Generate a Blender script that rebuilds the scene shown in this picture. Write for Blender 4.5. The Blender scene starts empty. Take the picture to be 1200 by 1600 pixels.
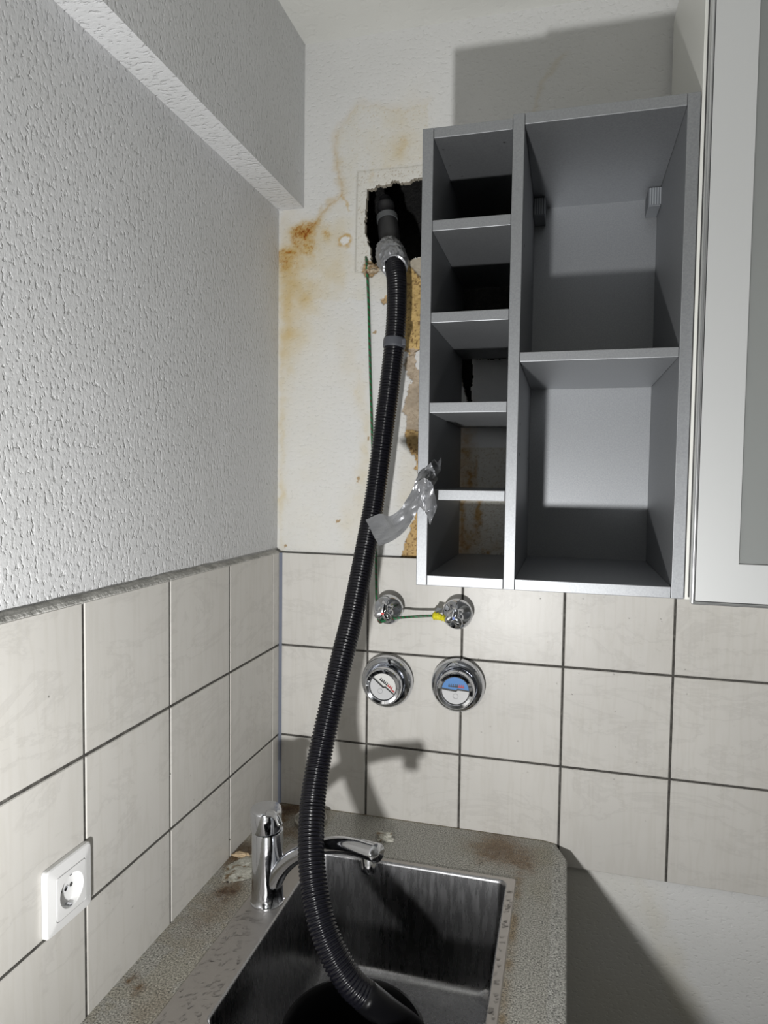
import bpy, bmesh, math, random
import numpy as np
from mathutils import Vector, Matrix, noise as mnoise

random.seed(7)
SC = bpy.context.scene
COL = SC.collection
PI = math.pi

# ------------------------------------------------------------------ camera
CAM = Vector((0.59896, -1.38095, 1.62108))
RGT = Vector((0.9662922, 0.2571292, 0.0128072))
UPV = Vector((-0.0252907, 0.0453011, 0.9986532))
FWD = Vector((-0.2562028, 0.9653146, -0.0502771))
FPX = 1074.26
cd = bpy.data.cameras.new('camera')
cam = bpy.data.objects.new('camera', cd)
COL.objects.link(cam)
m = Matrix.Identity(4)
for i in range(3):
    m[i][0] = RGT[i]; m[i][1] = UPV[i]; m[i][2] = -FWD[i]; m[i][3] = CAM[i]
cam.matrix_world = m
cd.sensor_fit = 'HORIZONTAL'; cd.sensor_width = 36; cd.lens = 36 * FPX / 1200
cd.clip_start = 0.02
SC.camera = cam

# ------------------------------------------------------------------ world, work lamp, exposure
w = bpy.data.worlds.new('room_air'); SC.world = w; w.use_nodes = True
w.node_tree.nodes['Background'].inputs[0].default_value = (0.9, 0.95, 1.0, 1)
w.node_tree.nodes['Background'].inputs[1].default_value = 0.05
LP = Vector((0.415, -1.421, 1.13))
ld = bpy.data.lights.new('work_lamp', 'SPOT'); ld.energy = 62; ld.color = (1.0, 0.998, 0.985); ld.shadow_soft_size = 0.022
ld.spot_size = math.radians(172); ld.spot_blend = 1.0
lo = bpy.data.objects.new('work_lamp', ld); lo.location = LP; lo.rotation_euler = Vector((0.12, 1.42, 1.10)).to_track_quat('-Z', 'Y').to_euler(); COL.objects.link(lo)
SC.view_settings.view_transform = 'Standard'; SC.view_settings.look = 'None'
SC.view_settings.gamma = 1; SC.view_settings.use_curve_mapping = False
SC.view_settings.exposure = 0.0


def at(px, py, axis, val):
    """point of the ray through a photo pixel on the plane axis=val"""
    v = FWD + RGT * ((px - 600) / FPX) - UPV * ((py - 800) / FPX)
    return CAM + v * ((val - CAM[axis]) / v[axis])


# ------------------------------------------------------------------ materials
def mat(name, col, rough=0.5, metal=0.0, spec=None, **kw):
    mt = bpy.data.materials.new(name); mt.use_nodes = True
    b = mt.node_tree.nodes['Principled BSDF']
    b.inputs['Base Color'].default_value = (*col, 1); b.inputs['Roughness'].default_value = rough
    b.inputs['Metallic'].default_value = metal
    if spec is not None: b.inputs['Specular IOR Level'].default_value = spec
    for k, v in kw.items(): b.inputs[k.replace('_', ' ')].default_value = v
    return mt


class NT:
    def __init__(s, mt): s.t = mt.node_tree; s.b = s.t.nodes['Principled BSDF']
    def n(s, typ, **kw):
        x = s.t.nodes.new('ShaderNode' + typ)
        for k, v in kw.items():
            if k in x.inputs.keys(): x.inputs[k].default_value = v
            else: setattr(x, k, v)
        return x
    def l(s, a, b): s.t.links.new(a, b)
    def coord(s, scale=(1, 1, 1), rot=(0, 0, 0)):
        tc = s.n('TexCoord'); mp = s.n('Mapping'); mp.inputs['Scale'].default_value = scale
        mp.inputs['Rotation'].default_value = rot
        s.l(tc.outputs['Object'], mp.inputs['Vector']); return mp.outputs['Vector']
    def noise(s, vec, scale, detail=3, rough=0.55, dist=0.0):
        x = s.n('TexNoise'); x.inputs['Scale'].default_value = scale; x.inputs['Detail'].default_value = detail
        x.inputs['Roughness'].default_value = rough; x.inputs['Distortion'].default_value = dist
        s.l(vec, x.inputs['Vector']); return x.outputs['Fac']
    def ramp(s, fac, stops):
        r = s.n('ValToRGB'); e = r.color_ramp.elements
        while len(e) < len(stops): e.new(0.5)
        for k, (p, c) in enumerate(stops):
            e[k].position = p; e[k].color = (*c, 1) if len(c) == 3 else c
        s.l(fac, r.inputs['Fac']); return r.outputs['Color']
    def mix(s, fac, a, b, mode='MIX'):
        x = s.n('Mix', data_type='RGBA', blend_type=mode)
        for val, idx in ((fac, 0), (a, 6), (b, 7)):
            if hasattr(val, 'links'): s.l(val, x.inputs[idx])
            elif idx == 0: x.inputs[0].default_value = val
            else: x.inputs[idx].default_value = (*val, 1)
        return x.outputs[2]
    def bump(s, h, dist, strength=1.0, prev=None):
        b = s.n('Bump'); b.inputs['Distance'].default_value = dist; b.inputs['Strength'].default_value = strength
        s.l(h, b.inputs['Height'])
        if prev is not None: s.l(prev, b.inputs['Normal'])
        return b.outputs['Normal']
    def normal(s, n): s.l(n, s.b.inputs['Normal'])
    def color(s, c): s.l(c, s.b.inputs['Base Color'])


def plaster(name, scale, dist, base=(0.72, 0.72, 0.71), attr=False, fine=1.0):
    mt = mat(name, base, 0.62, spec=0.35); t = NT(mt)
    v = t.coord(scale)
    h = t.noise(v, 88, 2, 0.5, 0.1)
    h2 = t.ramp(h, [(0.30, (0, 0, 0)), (0.44, (0.75, 0.75, 0.75)), (0.62, (0.85, 0.85, 0.85)), (0.72, (1, 1, 1))])
    n = t.bump(h2, dist, 1.0)
    n = t.bump(t.noise(t.coord(), 260 * fine, 3), dist * 0.16, 1.0, n)
    t.normal(n)
    big = t.ramp(t.noise(t.coord(), 3.0, 3), [(0.3, (0.93, 0.93, 0.92)), (0.7, (1.02, 1.02, 1.02))])
    if attr:
        a = t.n('Attribute', attribute_name='stain_and_tone')
        sp = t.ramp(t.noise(t.coord(), 330, 3, 0.7), [(0.27, (0.72, 0.68, 0.6)), (0.36, (1, 1, 1))])
        c = t.mix(1.0, a.outputs['Color'], big, 'MULTIPLY')
        c = t.mix(0.5, c, sp, 'MULTIPLY')
        t.color(c)
    else:
        t.color(t.mix(1.0, base, big, 'MULTIPLY'))
    return mt


M_PL_LEFT = plaster('rough_rolled_plaster', (1, 2.0, 1.25), 0.0017, (0.66, 0.665, 0.675))
M_PL_BACK = plaster('stained_plaster', (1.3, 1, 1.8), 0.0007, attr=True)
M_PL_PLAIN = plaster('white_plaster', (0.8, 1, 1.0), 0.0014)
M_CEIL = plaster('ceiling_plaster', (0.5, 0.5, 1), 0.0008, (0.74, 0.74, 0.71))


def tile_mat():
    mt = mat('glazed_tile', (0.6, 0.58, 0.55), 0.34, spec=0.28); t = NT(mt)
    v = t.coord((1, 1, 2.4), (0.35, 0.55, 0.0))
    f = t.noise(v, 5, 9, 0.66, 0.5)
    c = t.ramp(f, [(0.0, (0.63, 0.612, 0.578)), (0.50, (0.64, 0.622, 0.588)), (0.545, (0.59, 0.572, 0.54)), (0.56, (0.64, 0.622, 0.588)), (1, (0.645, 0.628, 0.597))])
    g = t.noise(t.coord(), 5, 3)
    c = t.mix(1.0, c, t.ramp(g, [(0.3, (0.95, 0.95, 0.95)), (0.7, (1.03, 1.03, 1.03))]), 'MULTIPLY')
    dr = t.ramp(t.noise(t.coord((1, 1, 0.10)), 38, 3), [(0.42, (1, 1, 1)), (0.5, (0.94, 0.935, 0.92)), (0.55, (1, 1, 1))])
    c = t.mix(0.6, c, dr, 'MULTIPLY')
    t.color(c)
    n = t.bump(t.noise(t.coord(), 110, 2), 0.00012)
    n = t.bump(t.noise(t.coord(), 8, 1), 0.001, 0.5, n)
    t.normal(n)
    return mt


M_TILE = tile_mat()


def grout_mat():
    mt = mat('grey_grout', (0.12, 0.11, 0.1), 0.9); t = NT(mt)
    t.color(t.ramp(t.noise(t.coord(), 60, 4, 0.7), [(0.35, (0.045, 0.042, 0.038)), (0.6, (0.10, 0.095, 0.085)), (0.8, (0.25, 0.235, 0.21))]))
    t.normal(t.bump(t.noise(t.coord(), 400, 3), 0.001))
    return mt


M_GROUT = grout_mat()
M_MORTAR = mat('grey_mortar', (0.27, 0.26, 0.24), 0.9)
tt = NT(M_MORTAR); tt.normal(tt.bump(tt.noise(tt.coord(), 150, 4), 0.003))
tt.color(tt.ramp(tt.noise(tt.coord(), 45, 4, 0.7), [(0.35, (0.36, 0.355, 0.335)), (0.65, (0.68, 0.67, 0.64))]))
M_SIL = mat('blue_grey_silicone', (0.20, 0.22, 0.28), 0.4)


def alu_board():
    mt = mat('silver_laminate', (0.36, 0.37, 0.385), 0.52, 0.82); t = NT(mt)
    v = t.coord((1, 1, 1))
    t.color(t.ramp(t.noise(v, 420, 2, 0.6), [(0.3, (0.31, 0.32, 0.335)), (0.7, (0.37, 0.38, 0.395))]))
    t.normal(t.bump(t.noise(v, 700, 2), 0.00006))
    return mt


M_SILVER = alu_board()
M_BLOCK = mat('grey_plastic', (0.16, 0.17, 0.185), 0.5)
M_WHITE = mat('white_laminate', (0.72, 0.72, 0.68), 0.4)
M_ALU = mat('brushed_aluminium', (0.62, 0.63, 0.64), 0.32, 0.9)
M_FRAME = mat('satin_door_frame', (0.6, 0.61, 0.61), 0.45, 0.25)
M_FROST = mat('frosted_glass', (0.46, 0.48, 0.47), 0.55, 0.0, Transmission_Weight=0.55, IOR=1.45)
M_DARK = mat('dark_gaps_and_seals', (0.05, 0.05, 0.05), 0.7)  # dark fill for seals, small holes and the shade in the door gap


def chrome(name='chrome', r=0.07, spots=True, col=(0.64, 0.655, 0.69)):
    mt = mat(name, col, r, 1.0); t = NT(mt)
    if spots:
        f = t.noise(t.coord(), 140, 5, 0.7)
        rr = t.n('MapRange'); rr.inputs[1].default_value = 0.5; rr.inputs[2].default_value = 0.72
        rr.inputs[3].default_value = r; rr.inputs[4].default_value = 0.25
        t.l(f, rr.inputs[0]); t.l(rr.outputs[0], t.b.inputs['Roughness'])
        t.normal(t.bump(t.noise(t.coord(), 260, 3), 0.00015, 0.5))
    return mt


M_CHROME = chrome()
M_STEEL = mat('brushed_steel', (0.50, 0.475, 0.455), 0.42, 1.0)
tt = NT(M_STEEL)
n1 = tt.bump(tt.noise(tt.coord((1, 30, 1)), 60, 3), 0.0002)
tt.normal(n1)
M_BOWL = mat('worn_steel_bowl', (0.36, 0.36, 0.37), 0.3, 1.0); tt = NT(M_BOWL)
st = tt.noise(tt.coord((1, 1, 0.09)), 90, 4, 0.7)
sp = tt.noise(tt.coord((1, 1, 0.16)), 120, 4, 0.6)
tt.color(tt.mix(tt.ramp(st, [(0.3, (0, 0, 0)), (0.8, (1, 1, 1))]), (0.36, 0.36, 0.37), (0.45, 0.45, 0.46)))
rr = tt.n('MapRange'); rr.inputs[1].default_value = 0.45; rr.inputs[2].default_value = 0.72
rr.inputs[3].default_value = 0.26; rr.inputs[4].default_value = 0.33
tt.l(sp, rr.inputs[0]); tt.l(rr.outputs[0], tt.b.inputs['Roughness'])
M_HOSE = mat('black_hose_plastic', (0.006, 0.006, 0.009), 0.24, spec=0.35)
M_BLACK = mat('black_plastic', (0.022, 0.022, 0.024), 0.4)
M_RUBBER = mat('smooth_black_rubber', (0.004, 0.004, 0.005), 0.36, spec=0.2)
M_CHROME2 = chrome('clean_chrome', 0.05, False)
M_CUFF = mat('dark_grey_plastic', (0.085, 0.09, 0.105), 0.45)
M_CLAMP = mat('grey_clamp', (0.10, 0.105, 0.11), 0.5)
M_TAPE = mat('silver_duct_tape', (0.30, 0.305, 0.32), 0.33, 0.6); tt = NT(M_TAPE)
tt.normal(tt.bump(tt.noise(tt.coord((1, 1, 0.4)), 90, 3, 0.5, 0.6), 0.0009, 0.7))
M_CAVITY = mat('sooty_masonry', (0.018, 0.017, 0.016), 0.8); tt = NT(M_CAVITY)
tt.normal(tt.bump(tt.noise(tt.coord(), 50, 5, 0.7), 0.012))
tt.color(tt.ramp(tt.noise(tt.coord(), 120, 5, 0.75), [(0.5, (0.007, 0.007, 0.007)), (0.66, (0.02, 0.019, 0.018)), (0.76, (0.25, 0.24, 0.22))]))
M_CRUMB = mat('crumbly_plaster', (0.45, 0.36, 0.24), 0.9); tt = NT(M_CRUMB)
tt.color(tt.ramp(tt.noise(tt.coord(), 120, 4), [(0.4, (0.30, 0.2, 0.1)), (0.6, (0.55, 0.46, 0.34))]))
tt.normal(tt.bump(tt.noise(tt.coord(), 200, 4), 0.003))
M_FLAKE = mat('off_white_filler', (0.55, 0.53, 0.46), 0.7); tt = NT(M_FLAKE)
tt.color(tt.ramp(tt.noise(tt.coord(), 60, 4), [(0.36, (0.22, 0.15, 0.08)), (0.46, (0.5, 0.49, 0.43)), (0.7, (0.66, 0.65, 0.58))]))
tt.normal(tt.bump(tt.noise(tt.coord(), 130, 4), 0.003))
M_SOCKET = mat('white_socket_plastic', (0.82, 0.82, 0.82), 0.28)
M_YELLOW = mat('yellow_tape', (0.75, 0.68, 0.03), 0.4)
M_RED = mat('red_dot', (0.6, 0.04, 0.03), 0.4)
M_BLUE = mat('blue_dot', (0.05, 0.12, 0.45), 0.4)
M_DIALBLUE = mat('dial_blue', (0.05, 0.20, 0.50), 0.5)
M_DIALGREY = mat('dial_grey', (0.56, 0.56, 0.57), 0.5)
M_DIALWHITE = mat('dial_white', (0.68, 0.68, 0.66), 0.5)
M_INK = mat('dial_black', (0.012, 0.012, 0.012), 0.5)
M_INKRED = mat('dial_red', (0.42, 0.03, 0.03), 0.5)
M_WIRE = mat('green_wire_sheath', (0.01, 0.10, 0.035), 0.42); tt = NT(M_WIRE)
wv = tt.n('TexWave', wave_type='BANDS', bands_direction='DIAGONAL'); wv.inputs['Scale'].default_value = 55; wv.inputs['Distortion'].default_value = 3
tt.l(tt.coord(), wv.inputs['Vector'])
tt.color(tt.ramp(wv.outputs['Fac'], [(0.0, (0.008, 0.15, 0.05)), (0.7, (0.008, 0.13, 0.045)), (0.82, (0.08, 0.03, 0.02))]))
M_WATER = mat('water', (1, 1, 1), 0.02, 0.0, Transmission_Weight=1.0, IOR=1.33)


def counter_mat():
    mt = mat('speckled_worktop', (0.3, 0.29, 0.26), 0.45); t = NT(mt)
    f = t.noise(t.coord(), 380, 4, 0.75)
    c = t.ramp(f, [(0.38, (0.04, 0.04, 0.035)), (0.45, (0.27, 0.265, 0.24)), (0.54, (0.42, 0.41, 0.37)), (0.62, (0.66, 0.65, 0.60))])
    a = t.n('Attribute', attribute_name='stain_and_tone')
    c = t.mix(1.0, c, a.outputs['Color'], 'MULTIPLY')
    t.color(c); t.normal(t.bump(f, 0.0008))
    return mt


M_COUNTER = counter_mat()
M_FLOOR = mat('grey_floor', (0.25, 0.23, 0.2), 0.6)
tt = NT(M_FLOOR); tt.color(tt.ramp(tt.noise(tt.coord(), 6, 4), [(0.3, (0.2, 0.18, 0.16)), (0.7, (0.3, 0.28, 0.25))]))


# ------------------------------------------------------------------ mesh helpers
def link(name, me, m, parent=None, smooth=False):
    o = bpy.data.objects.new(name, me); COL.objects.link(o)
    if m is not None:
        for x in (m if isinstance(m, (list, tuple)) else [m]): me.materials.append(x)
    if parent is not None:
        o.parent = parent; o.matrix_parent_inverse = Matrix.Translation(-parent.location)
    if smooth:
        for p in me.polygons: p.use_smooth = True
    return o


def mesh(name, vs, fs, m, parent=None, smooth=False):
    me = bpy.data.meshes.new(name); me.from_pydata([tuple(v) for v in vs], [], fs); me.update()
    return link(name, me, m, parent, smooth)


def fixn(o):
    bm = bmesh.new(); bm.from_mesh(o.data); bmesh.ops.recalc_face_normals(bm, faces=bm.faces[:]); bm.to_mesh(o.data); bm.free()
    return o


def bevel(o, wdt, seg=2, angle=0.6):
    b = o.modifiers.new('bevel', 'BEVEL'); b.width = wdt; b.segments = seg; b.limit_method = 'ANGLE'; b.angle_limit = angle
    return o


def box(name, a, b, m, parent=None, bv=0.0):
    (x0, y0, z0), (x1, y1, z1) = a, b
    vs = [(x0, y0, z0), (x1, y0, z0), (x1, y1, z0), (x0, y1, z0), (x0, y0, z1), (x1, y0, z1), (x1, y1, z1), (x0, y1, z1)]
    fs = [(0, 3, 2, 1), (4, 5, 6, 7), (0, 1, 5, 4), (1, 2, 6, 5), (2, 3, 7, 6), (3, 0, 4, 7)]
    o = fixn(mesh(name, vs, fs, m, parent))
    if bv: bevel(o, bv)
    return o


def boxes(name, lst, m, parent=None, bv=0.0):
    vs = []; fs = []
    for (a, b) in lst:
        k = len(vs); (x0, y0, z0), (x1, y1, z1) = a, b
        vs += [(x0, y0, z0), (x1, y0, z0), (x1, y1, z0), (x0, y1, z0), (x0, y0, z1), (x1, y0, z1), (x1, y1, z1), (x0, y1, z1)]
        fs += [tuple(k + i for i in f) for f in [(0, 3, 2, 1), (4, 5, 6, 7), (0, 1, 5, 4), (1, 2, 6, 5), (2, 3, 7, 6), (3, 0, 4, 7)]]
    o = fixn(mesh(name, vs, fs, m, parent))
    if bv: bevel(o, bv)
    return o


def lathe(name, prof, origin, axis, m, parent=None, seg=64, cap=(True, True), rfun=None, smooth=True):
    """prof: list of (radius, distance along axis)"""
    ax = Vector(axis).normalized(); o = Vector(origin)
    t = Vector((0, 0, 1)) if abs(ax.z) < 0.9 else Vector((1, 0, 0))
    e1 = t.cross(ax).normalized(); e2 = ax.cross(e1)
    vs = []; fs = []
    for k, (r, d) in enumerate(prof):
        for i in range(seg):
            a = 2 * PI * i / seg
            rr, dd = (r, d) if rfun is None else rfun(k, a, r, d)
            vs.append(o + ax * dd + (e1 * math.cos(a) + e2 * math.sin(a)) * rr)
    for k in range(len(prof) - 1):
        for i in range(seg):
            j = (i + 1) % seg
            fs.append((k * seg + i, k * seg + j, (k + 1) * seg + j, (k + 1) * seg + i))
    if cap[0]: fs.append(tuple(range(seg))[::-1])
    if cap[1]: fs.append(tuple((len(prof) - 1) * seg + i for i in range(seg)))
    ob = fixn(mesh(name, vs, fs, m, parent, smooth))
    if smooth:
        e = ob.modifiers.new('edges', 'EDGE_SPLIT'); e.split_angle = 0.7
    return ob


def catmull(pts, n):
    pts = [Vector(p) for p in pts]
    P = [pts[0] * 2 - pts[1]] + pts + [pts[-1] * 2 - pts[-2]]
    dense = []
    for k in range(1, len(P) - 2):
        for s in range(24):
            t = s / 24
            dense.append(0.5 * ((2 * P[k]) + (P[k + 1] - P[k - 1]) * t + (2 * P[k - 1] - 5 * P[k] + 4 * P[k + 1] - P[k + 2]) * t * t + (3 * P[k] - P[k - 1] - 3 * P[k + 1] + P[k + 2]) * t ** 3))
    dense.append(P[-2])
    L = [0]
    for a, b in zip(dense, dense[1:]): L.append(L[-1] + (b - a).length)
    tot = L[-1]; N = n if isinstance(n, int) else max(2, int(tot / n))
    out = []; j = 0
    for k in range(N + 1):
        s = tot * k / N
        while j < len(L) - 2 and L[j + 1] < s: j += 1
        f = (s - L[j]) / max(1e-9, L[j + 1] - L[j]); out.append(dense[j].lerp(dense[j + 1], f))
    return out, tot


def sweep(name, pts, rad, m, parent=None, seg=16, cap=True, squash=None, smooth=True):
    """pts list, rad list/func; parallel-transport frame"""
    n = len(pts); vs = []; fs = []
    tan = [(pts[min(n - 1, k + 1)] - pts[max(0, k - 1)]).normalized() for k in range(n)]
    e = tan[0].orthogonal().normalized()
    for k in range(n):
        e = (e - tan[k] * e.dot(tan[k])).normalized(); f = tan[k].cross(e)
        r = rad(k) if callable(rad) else (rad[k] if isinstance(rad, (list, tuple)) else rad)
        for i in range(seg):
            a = 2 * PI * i / seg
            v = (e * math.cos(a) + f * math.sin(a)) * r
            if squash: v = Vector((v.x, v.y, v.z * squash(k)))
            vs.append(pts[k] + v)
    for k in range(n - 1):
        for i in range(seg):
            j = (i + 1) % seg; fs.append((k * seg + i, k * seg + j, (k + 1) * seg + j, (k + 1) * seg + i))
    if cap: fs += [tuple(range(seg))[::-1], tuple((n - 1) * seg + i for i in range(seg))]
    return fixn(mesh(name, vs, fs, m, parent, smooth))


def thing(name, loc, label, cat, group=None):
    o = bpy.data.objects.new(name, None); COL.objects.link(o); o.location = loc; o.empty_display_size = 0.05
    return tag(o, label, cat, group)


def tag(o, label=None, cat=None, group=None, kind=None):
    if label: o['label'] = label
    if cat: o['category'] = cat
    if group: o['group'] = group
    if kind: o['kind'] = kind
    return o


def struct(o, label=None, cat=None): return tag(o, label, cat, None, 'structure')


# numpy value noise
def vnoise(x, y, seed=0):
    xi = np.floor(x).astype(np.int64); yi = np.floor(y).astype(np.int64); fx = x - xi; fy = y - yi
    fx = fx * fx * (3 - 2 * fx); fy = fy * fy * (3 - 2 * fy)
    def h(a, b):
        n = (a * 374761393 + b * 668265263 + seed * 982451653) & 0x7fffffff
        n = ((n ^ (n >> 13)) * 1274126177) & 0x7fffffff
        return ((n ^ (n >> 16)) & 0xffff) / 65535.0
    return (h(xi, yi) * (1 - fx) + h(xi + 1, yi) * fx) * (1 - fy) + (h(xi, yi + 1) * (1 - fx) + h(xi + 1, yi + 1) * fx) * fy


def fbm(x, y, seed=0, o=4):
    s = 0; a = 0.5
    for k in range(o): s = s + a * vnoise(x, y, seed + k); x = x * 2.03; y = y * 2.03; a *= 0.5
    return s / (1 - 0.5 ** o)


def inpoly(x, y, poly):
    r = np.zeros(x.shape, bool); n = len(poly)
    for i in range(n):
        x0, y0 = poly[i]; x1, y1 = poly[(i + 1) % n]
        c = ((y0 > y) != (y1 > y)) & (x < (x1 - x0) * (y - y0) / (y1 - y0 + 1e-12) + x0); r ^= c
    return r


def dline(x, y, pl):
    d = np.full(x.shape, 9.0); s = np.zeros(x.shape)
    for k, ((x0, y0), (x1, y1)) in enumerate(zip(pl, pl[1:])):
        L2 = (x1 - x0) ** 2 + (y1 - y0) ** 2
        t = np.clip(((x - x0) * (x1 - x0) + (y - y0) * (y1 - y0)) / L2, 0, 1)
        dd = np.hypot(x - x0 - t * (x1 - x0), y - y0 - t * (y1 - y0))
        b = dd < d; d = np.where(b, dd, d); s = np.where(b, (k + t) / (len(pl) - 1), s)
    return d, s


def setattr_col(me, name, arr):
    a = me.color_attributes.new(name, 'FLOAT_COLOR', 'POINT')
    buf = np.ones((len(me.vertices), 4), np.float32); buf[:, :3] = arr
    a.data.foreach_set('color', buf.ravel())


# ------------------------------------------------------------------ dimensions
ZT = 1.4550        # top of the tiles
ZTB = 0.8520       # bottom of the tiles
CEIL = 2.5247
PW = 0.012         # plaster face of the back wall
PX = -0.012        # plaster face of the left wall
RX, RY = 2.3, -3.0
ZC = 0.9           # worktop

def wp(px, py): p = at(px, py, 1, PW); return (p.x, p.z)
def z8(lst, x0, y0, s): return [wp(x0 + a / s, y0 + b / s) for a, b in lst]

# ------------------------------------------------------------------ structure: back wall
HOLE = z8([(190, 290), (280, 282), (300, 235), (400, 240), (490, 212), (500, 175), (580, 180), (600, 207), (735, 195), (745, 155), (880, 145)], 550, 260, 8)
tr = HOLE[-1]
HOLE += [(0.50, tr[1] + 0.004)]
HOLE += [wp(800, 558), wp(770, 561), wp(737, 560), wp(739, 590), wp(735, 610), wp(737, 640), wp(727, 640), wp(730, 624), wp(725, 606), wp(720, 584), wp(714, 540), wp(708, 500), wp(690, 470), wp(672, 400)]
HOLE += z8([(870, 1122), (760, 1140), (730, 1160), (660, 1180), (420, 1195), (270, 1200), (235, 1165), (240, 1090), (235, 1030), (185, 950), (203, 915), (165, 830), (160, 700), (175, 560), (185, 400)], 550, 260, 8)

M_RIM = mat('broken_plaster_edge', (0.42, 0.38, 0.31), 0.9)
def build_back_wall():
    step = 0.0017
    x0, x1, zz0, z1 = PX, 0.640, 1.446, CEIL
    nx = int((x1 - x0) / step) + 1; nz = int((z1 - zz0) / step) + 1
    X, Z = np.meshgrid(np.linspace(x0, x1, nx), np.linspace(zz0, z1, nz))
    x = X.ravel(); z = Z.ravel()
    n1 = fbm(x * 40, z * 40, 3); n2 = fbm(x * 160, z * 160, 9); n3 = fbm(x * 14, z * 14, 21); n4 = fbm(x * 420, z * 420, 33, 3)
    wx = x + (fbm(x * 60, z * 60, 41) - .5) * .02; wz = z + (fbm(x * 60, z * 60, 57) - .5) * .02
    wx2 = x + (fbm(x * 150, z * 150, 61) - .5) * .009; wz2 = z + (fbm(x * 150, z * 150, 77) - .5) * .009
    C = np.zeros((len(x), 3)); C[:] = (0.73, 0.73, 0.725)
    Y = np.full(len(x), PW)
    def tint(mask, col, k=1.0):
        mk = np.clip(mask * k, 0, 1)[:, None]; C[:] = C * (1 - mk) + C * np.array(col) * mk
    def over(mask, col):
        mk = np.clip(mask, 0, 1)[:, None]; C[:] = C * (1 - mk) + np.array(col) * mk
    def blob(px, py, sx, sz, warp=1):
        a, b = wp(px, py); u = (wx if warp else x) - a; v = (wz if warp else z) - b
        return np.exp(-(u * u) / (2 * sx * sx) - (v * v) / (2 * sz * sz))
    # pale cream area enclosed by the tide mark
    cream = inpoly(wx, wz, z8([(640, 60), (900, 90), (1000, 110), (1180, 60), (1190, 1600), (0, 1600), (0, 1240), (150, 1200), (330, 990), (520, 780), (490, 520), (470, 330)], 430, 150, 5)) * 1.0
    below = np.clip((2.02 - z) / 0.25, 0, 1)
    tint(cream * (1 - below * .6) * (0.3 + 0.8 * np.clip(n1 - .25, 0, 1)), (0.96, 0.925, 0.83), 1.0)
    tint(np.clip((2.12 - z) * 6, 0, 1) * np.clip((0.17 - wx) * 9, 0, 1) * (0.35 + .7 * n1), (0.965, 0.92, 0.80), 0.5)
    # washes
    for (px, py, sx, sz, k) in [(460, 420, .03, .05, .9), (450, 480, .012, .12, .9), (470, 500, .03, .04, .55), (500, 430, .05, .03, .45), (455, 520, .02, .04, .6), (478, 468, .018, .02, .7),
                                (546, 555, .02, .05, .3), (562, 610, .010, .03, .5), (572, 690, .008, .05, .6), (565, 750, .012, .03, .4), (545, 820, .015, .05, .35), (443, 770, .006, .02, .5), (441, 650, .005, .3, .45),
                                (620, 240, .02, .03, .5), (628, 235, .006, .008, .4), (640, 200, .03, .05, .3), (530, 400, .012, .05, .4), (566, 800, .012, .09, .35), (640, 760, .02, .1, .4), (505, 370, .03, .02, .5)]:
        tint(blob(px, py, sx, sz) * (0.4 + 1.1 * n1), (0.93, 0.83, 0.62), k)
    # tide line
    tl = z8([(1170, 40), (1010, 110), (900, 90), (760, 70), (700, 40), (640, 60), (590, 140), (520, 230), (480, 320), (465, 400), (488, 480), (485, 560), (500, 640), (520, 700), (522, 775), (440, 840), (380, 900), (330, 985), (270, 1040), (200, 1060), (150, 1090)], 430, 150, 5)
    d, s = dline(wx, wz, tl)
    st = np.interp(s, [0, .12, .3, .45, .6, .8, 1], [.12, .15, .22, .55, .75, .9, 1])
    tint(np.exp(-(d / .009) ** 2) * (st + .1) * (0.5 + n1), (0.90, 0.80, 0.64), .85)
    d2, s2 = dline(wx2, wz2, tl)
    tint(np.exp(-(d2 / .0024) ** 2) * np.clip(st - .35, 0, 1) * np.clip((n2 + n4 - .55) * 3, 0, 1), (0.80, 0.62, 0.36), 1.0)
    fr = z8([(522, 775), (560, 830), (575, 900)], 430, 150, 5); d, s = dline(wx2, wz2, fr); tint(np.exp(-(d / .0025) ** 2) * n2 * 1.6, (0.85, 0.68, 0.42))
    # rusty heart of the stain
    for (a, b, sx, sz, k) in [(190, 1080, .011, .011, 1.2), (150, 1075, .008, .008, .8), (240, 1060, .009, .010, 1.1), (250, 1170, .009, .013, 1.1), (290, 1200, .004, .006, .8), (160, 1160, .007, .010, .9), (110, 1215, .016, .006, 1.0), (80, 1260, .012, .009, .7),
                              (110, 1320, .018, .010, .5), (395, 1060, .007, .009, .7), (270, 1030, .010, .008, .9), (320, 1000, .006, .006, .8), (1000, 380, .003, .008, .3), (745, 650, .003, .005, 1.2), (770, 612, .002, .004, 1.2)]:
        px, py = 430 + a / 5, 150 + b / 5
        tint(blob(px, py, sx * 1.2, sz * 1.2) * (0.2 + .5 * n1 + .9 * n2), (0.86, 0.70, 0.38), k)
        tint(np.clip(blob(px, py, sx * .9, sz * .9) * (n2 * .8 + n4 * .8 - .80) * 6, 0, 1), (0.78, 0.53, 0.22), k)
    # bare white flake with a rusty rim
    a, b = wp(430 + 545 / 5, 150 + 1130 / 5); rr_ = np.hypot((wx2 - a) / 1.1, (wz2 - b))
    tint(np.exp(-((rr_ - .011) / .004) ** 2) * (n2 * 1.6), (0.80, 0.58, 0.28)); over((rr_ < .008) * .8, (0.80, 0.80, 0.79))
    # specks
    tint(np.clip((n4 - .72) * 9, 0, 1) * cream * (1 - .5 * below) * (n3 > .45), (0.80, 0.68, 0.5), .7)
    for (px, py, sx, sz) in [(558, 752, .004, .003), (561, 745, .004, .005), (575, 686, .0035, .005), (529, 812, .0022, .008), (444, 852, .003, .003), (586, 518, .0025, .0035)]:
        over(np.clip((blob(px, py, sx, sz) - .5) * 5, 0, 1), (0.42, 0.30, 0.17))
    # repaired rectangle round the hole
    q = [wp(558.5, 268), wp(700, 254), wp(700, 425), wp(555, 425)]
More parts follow.
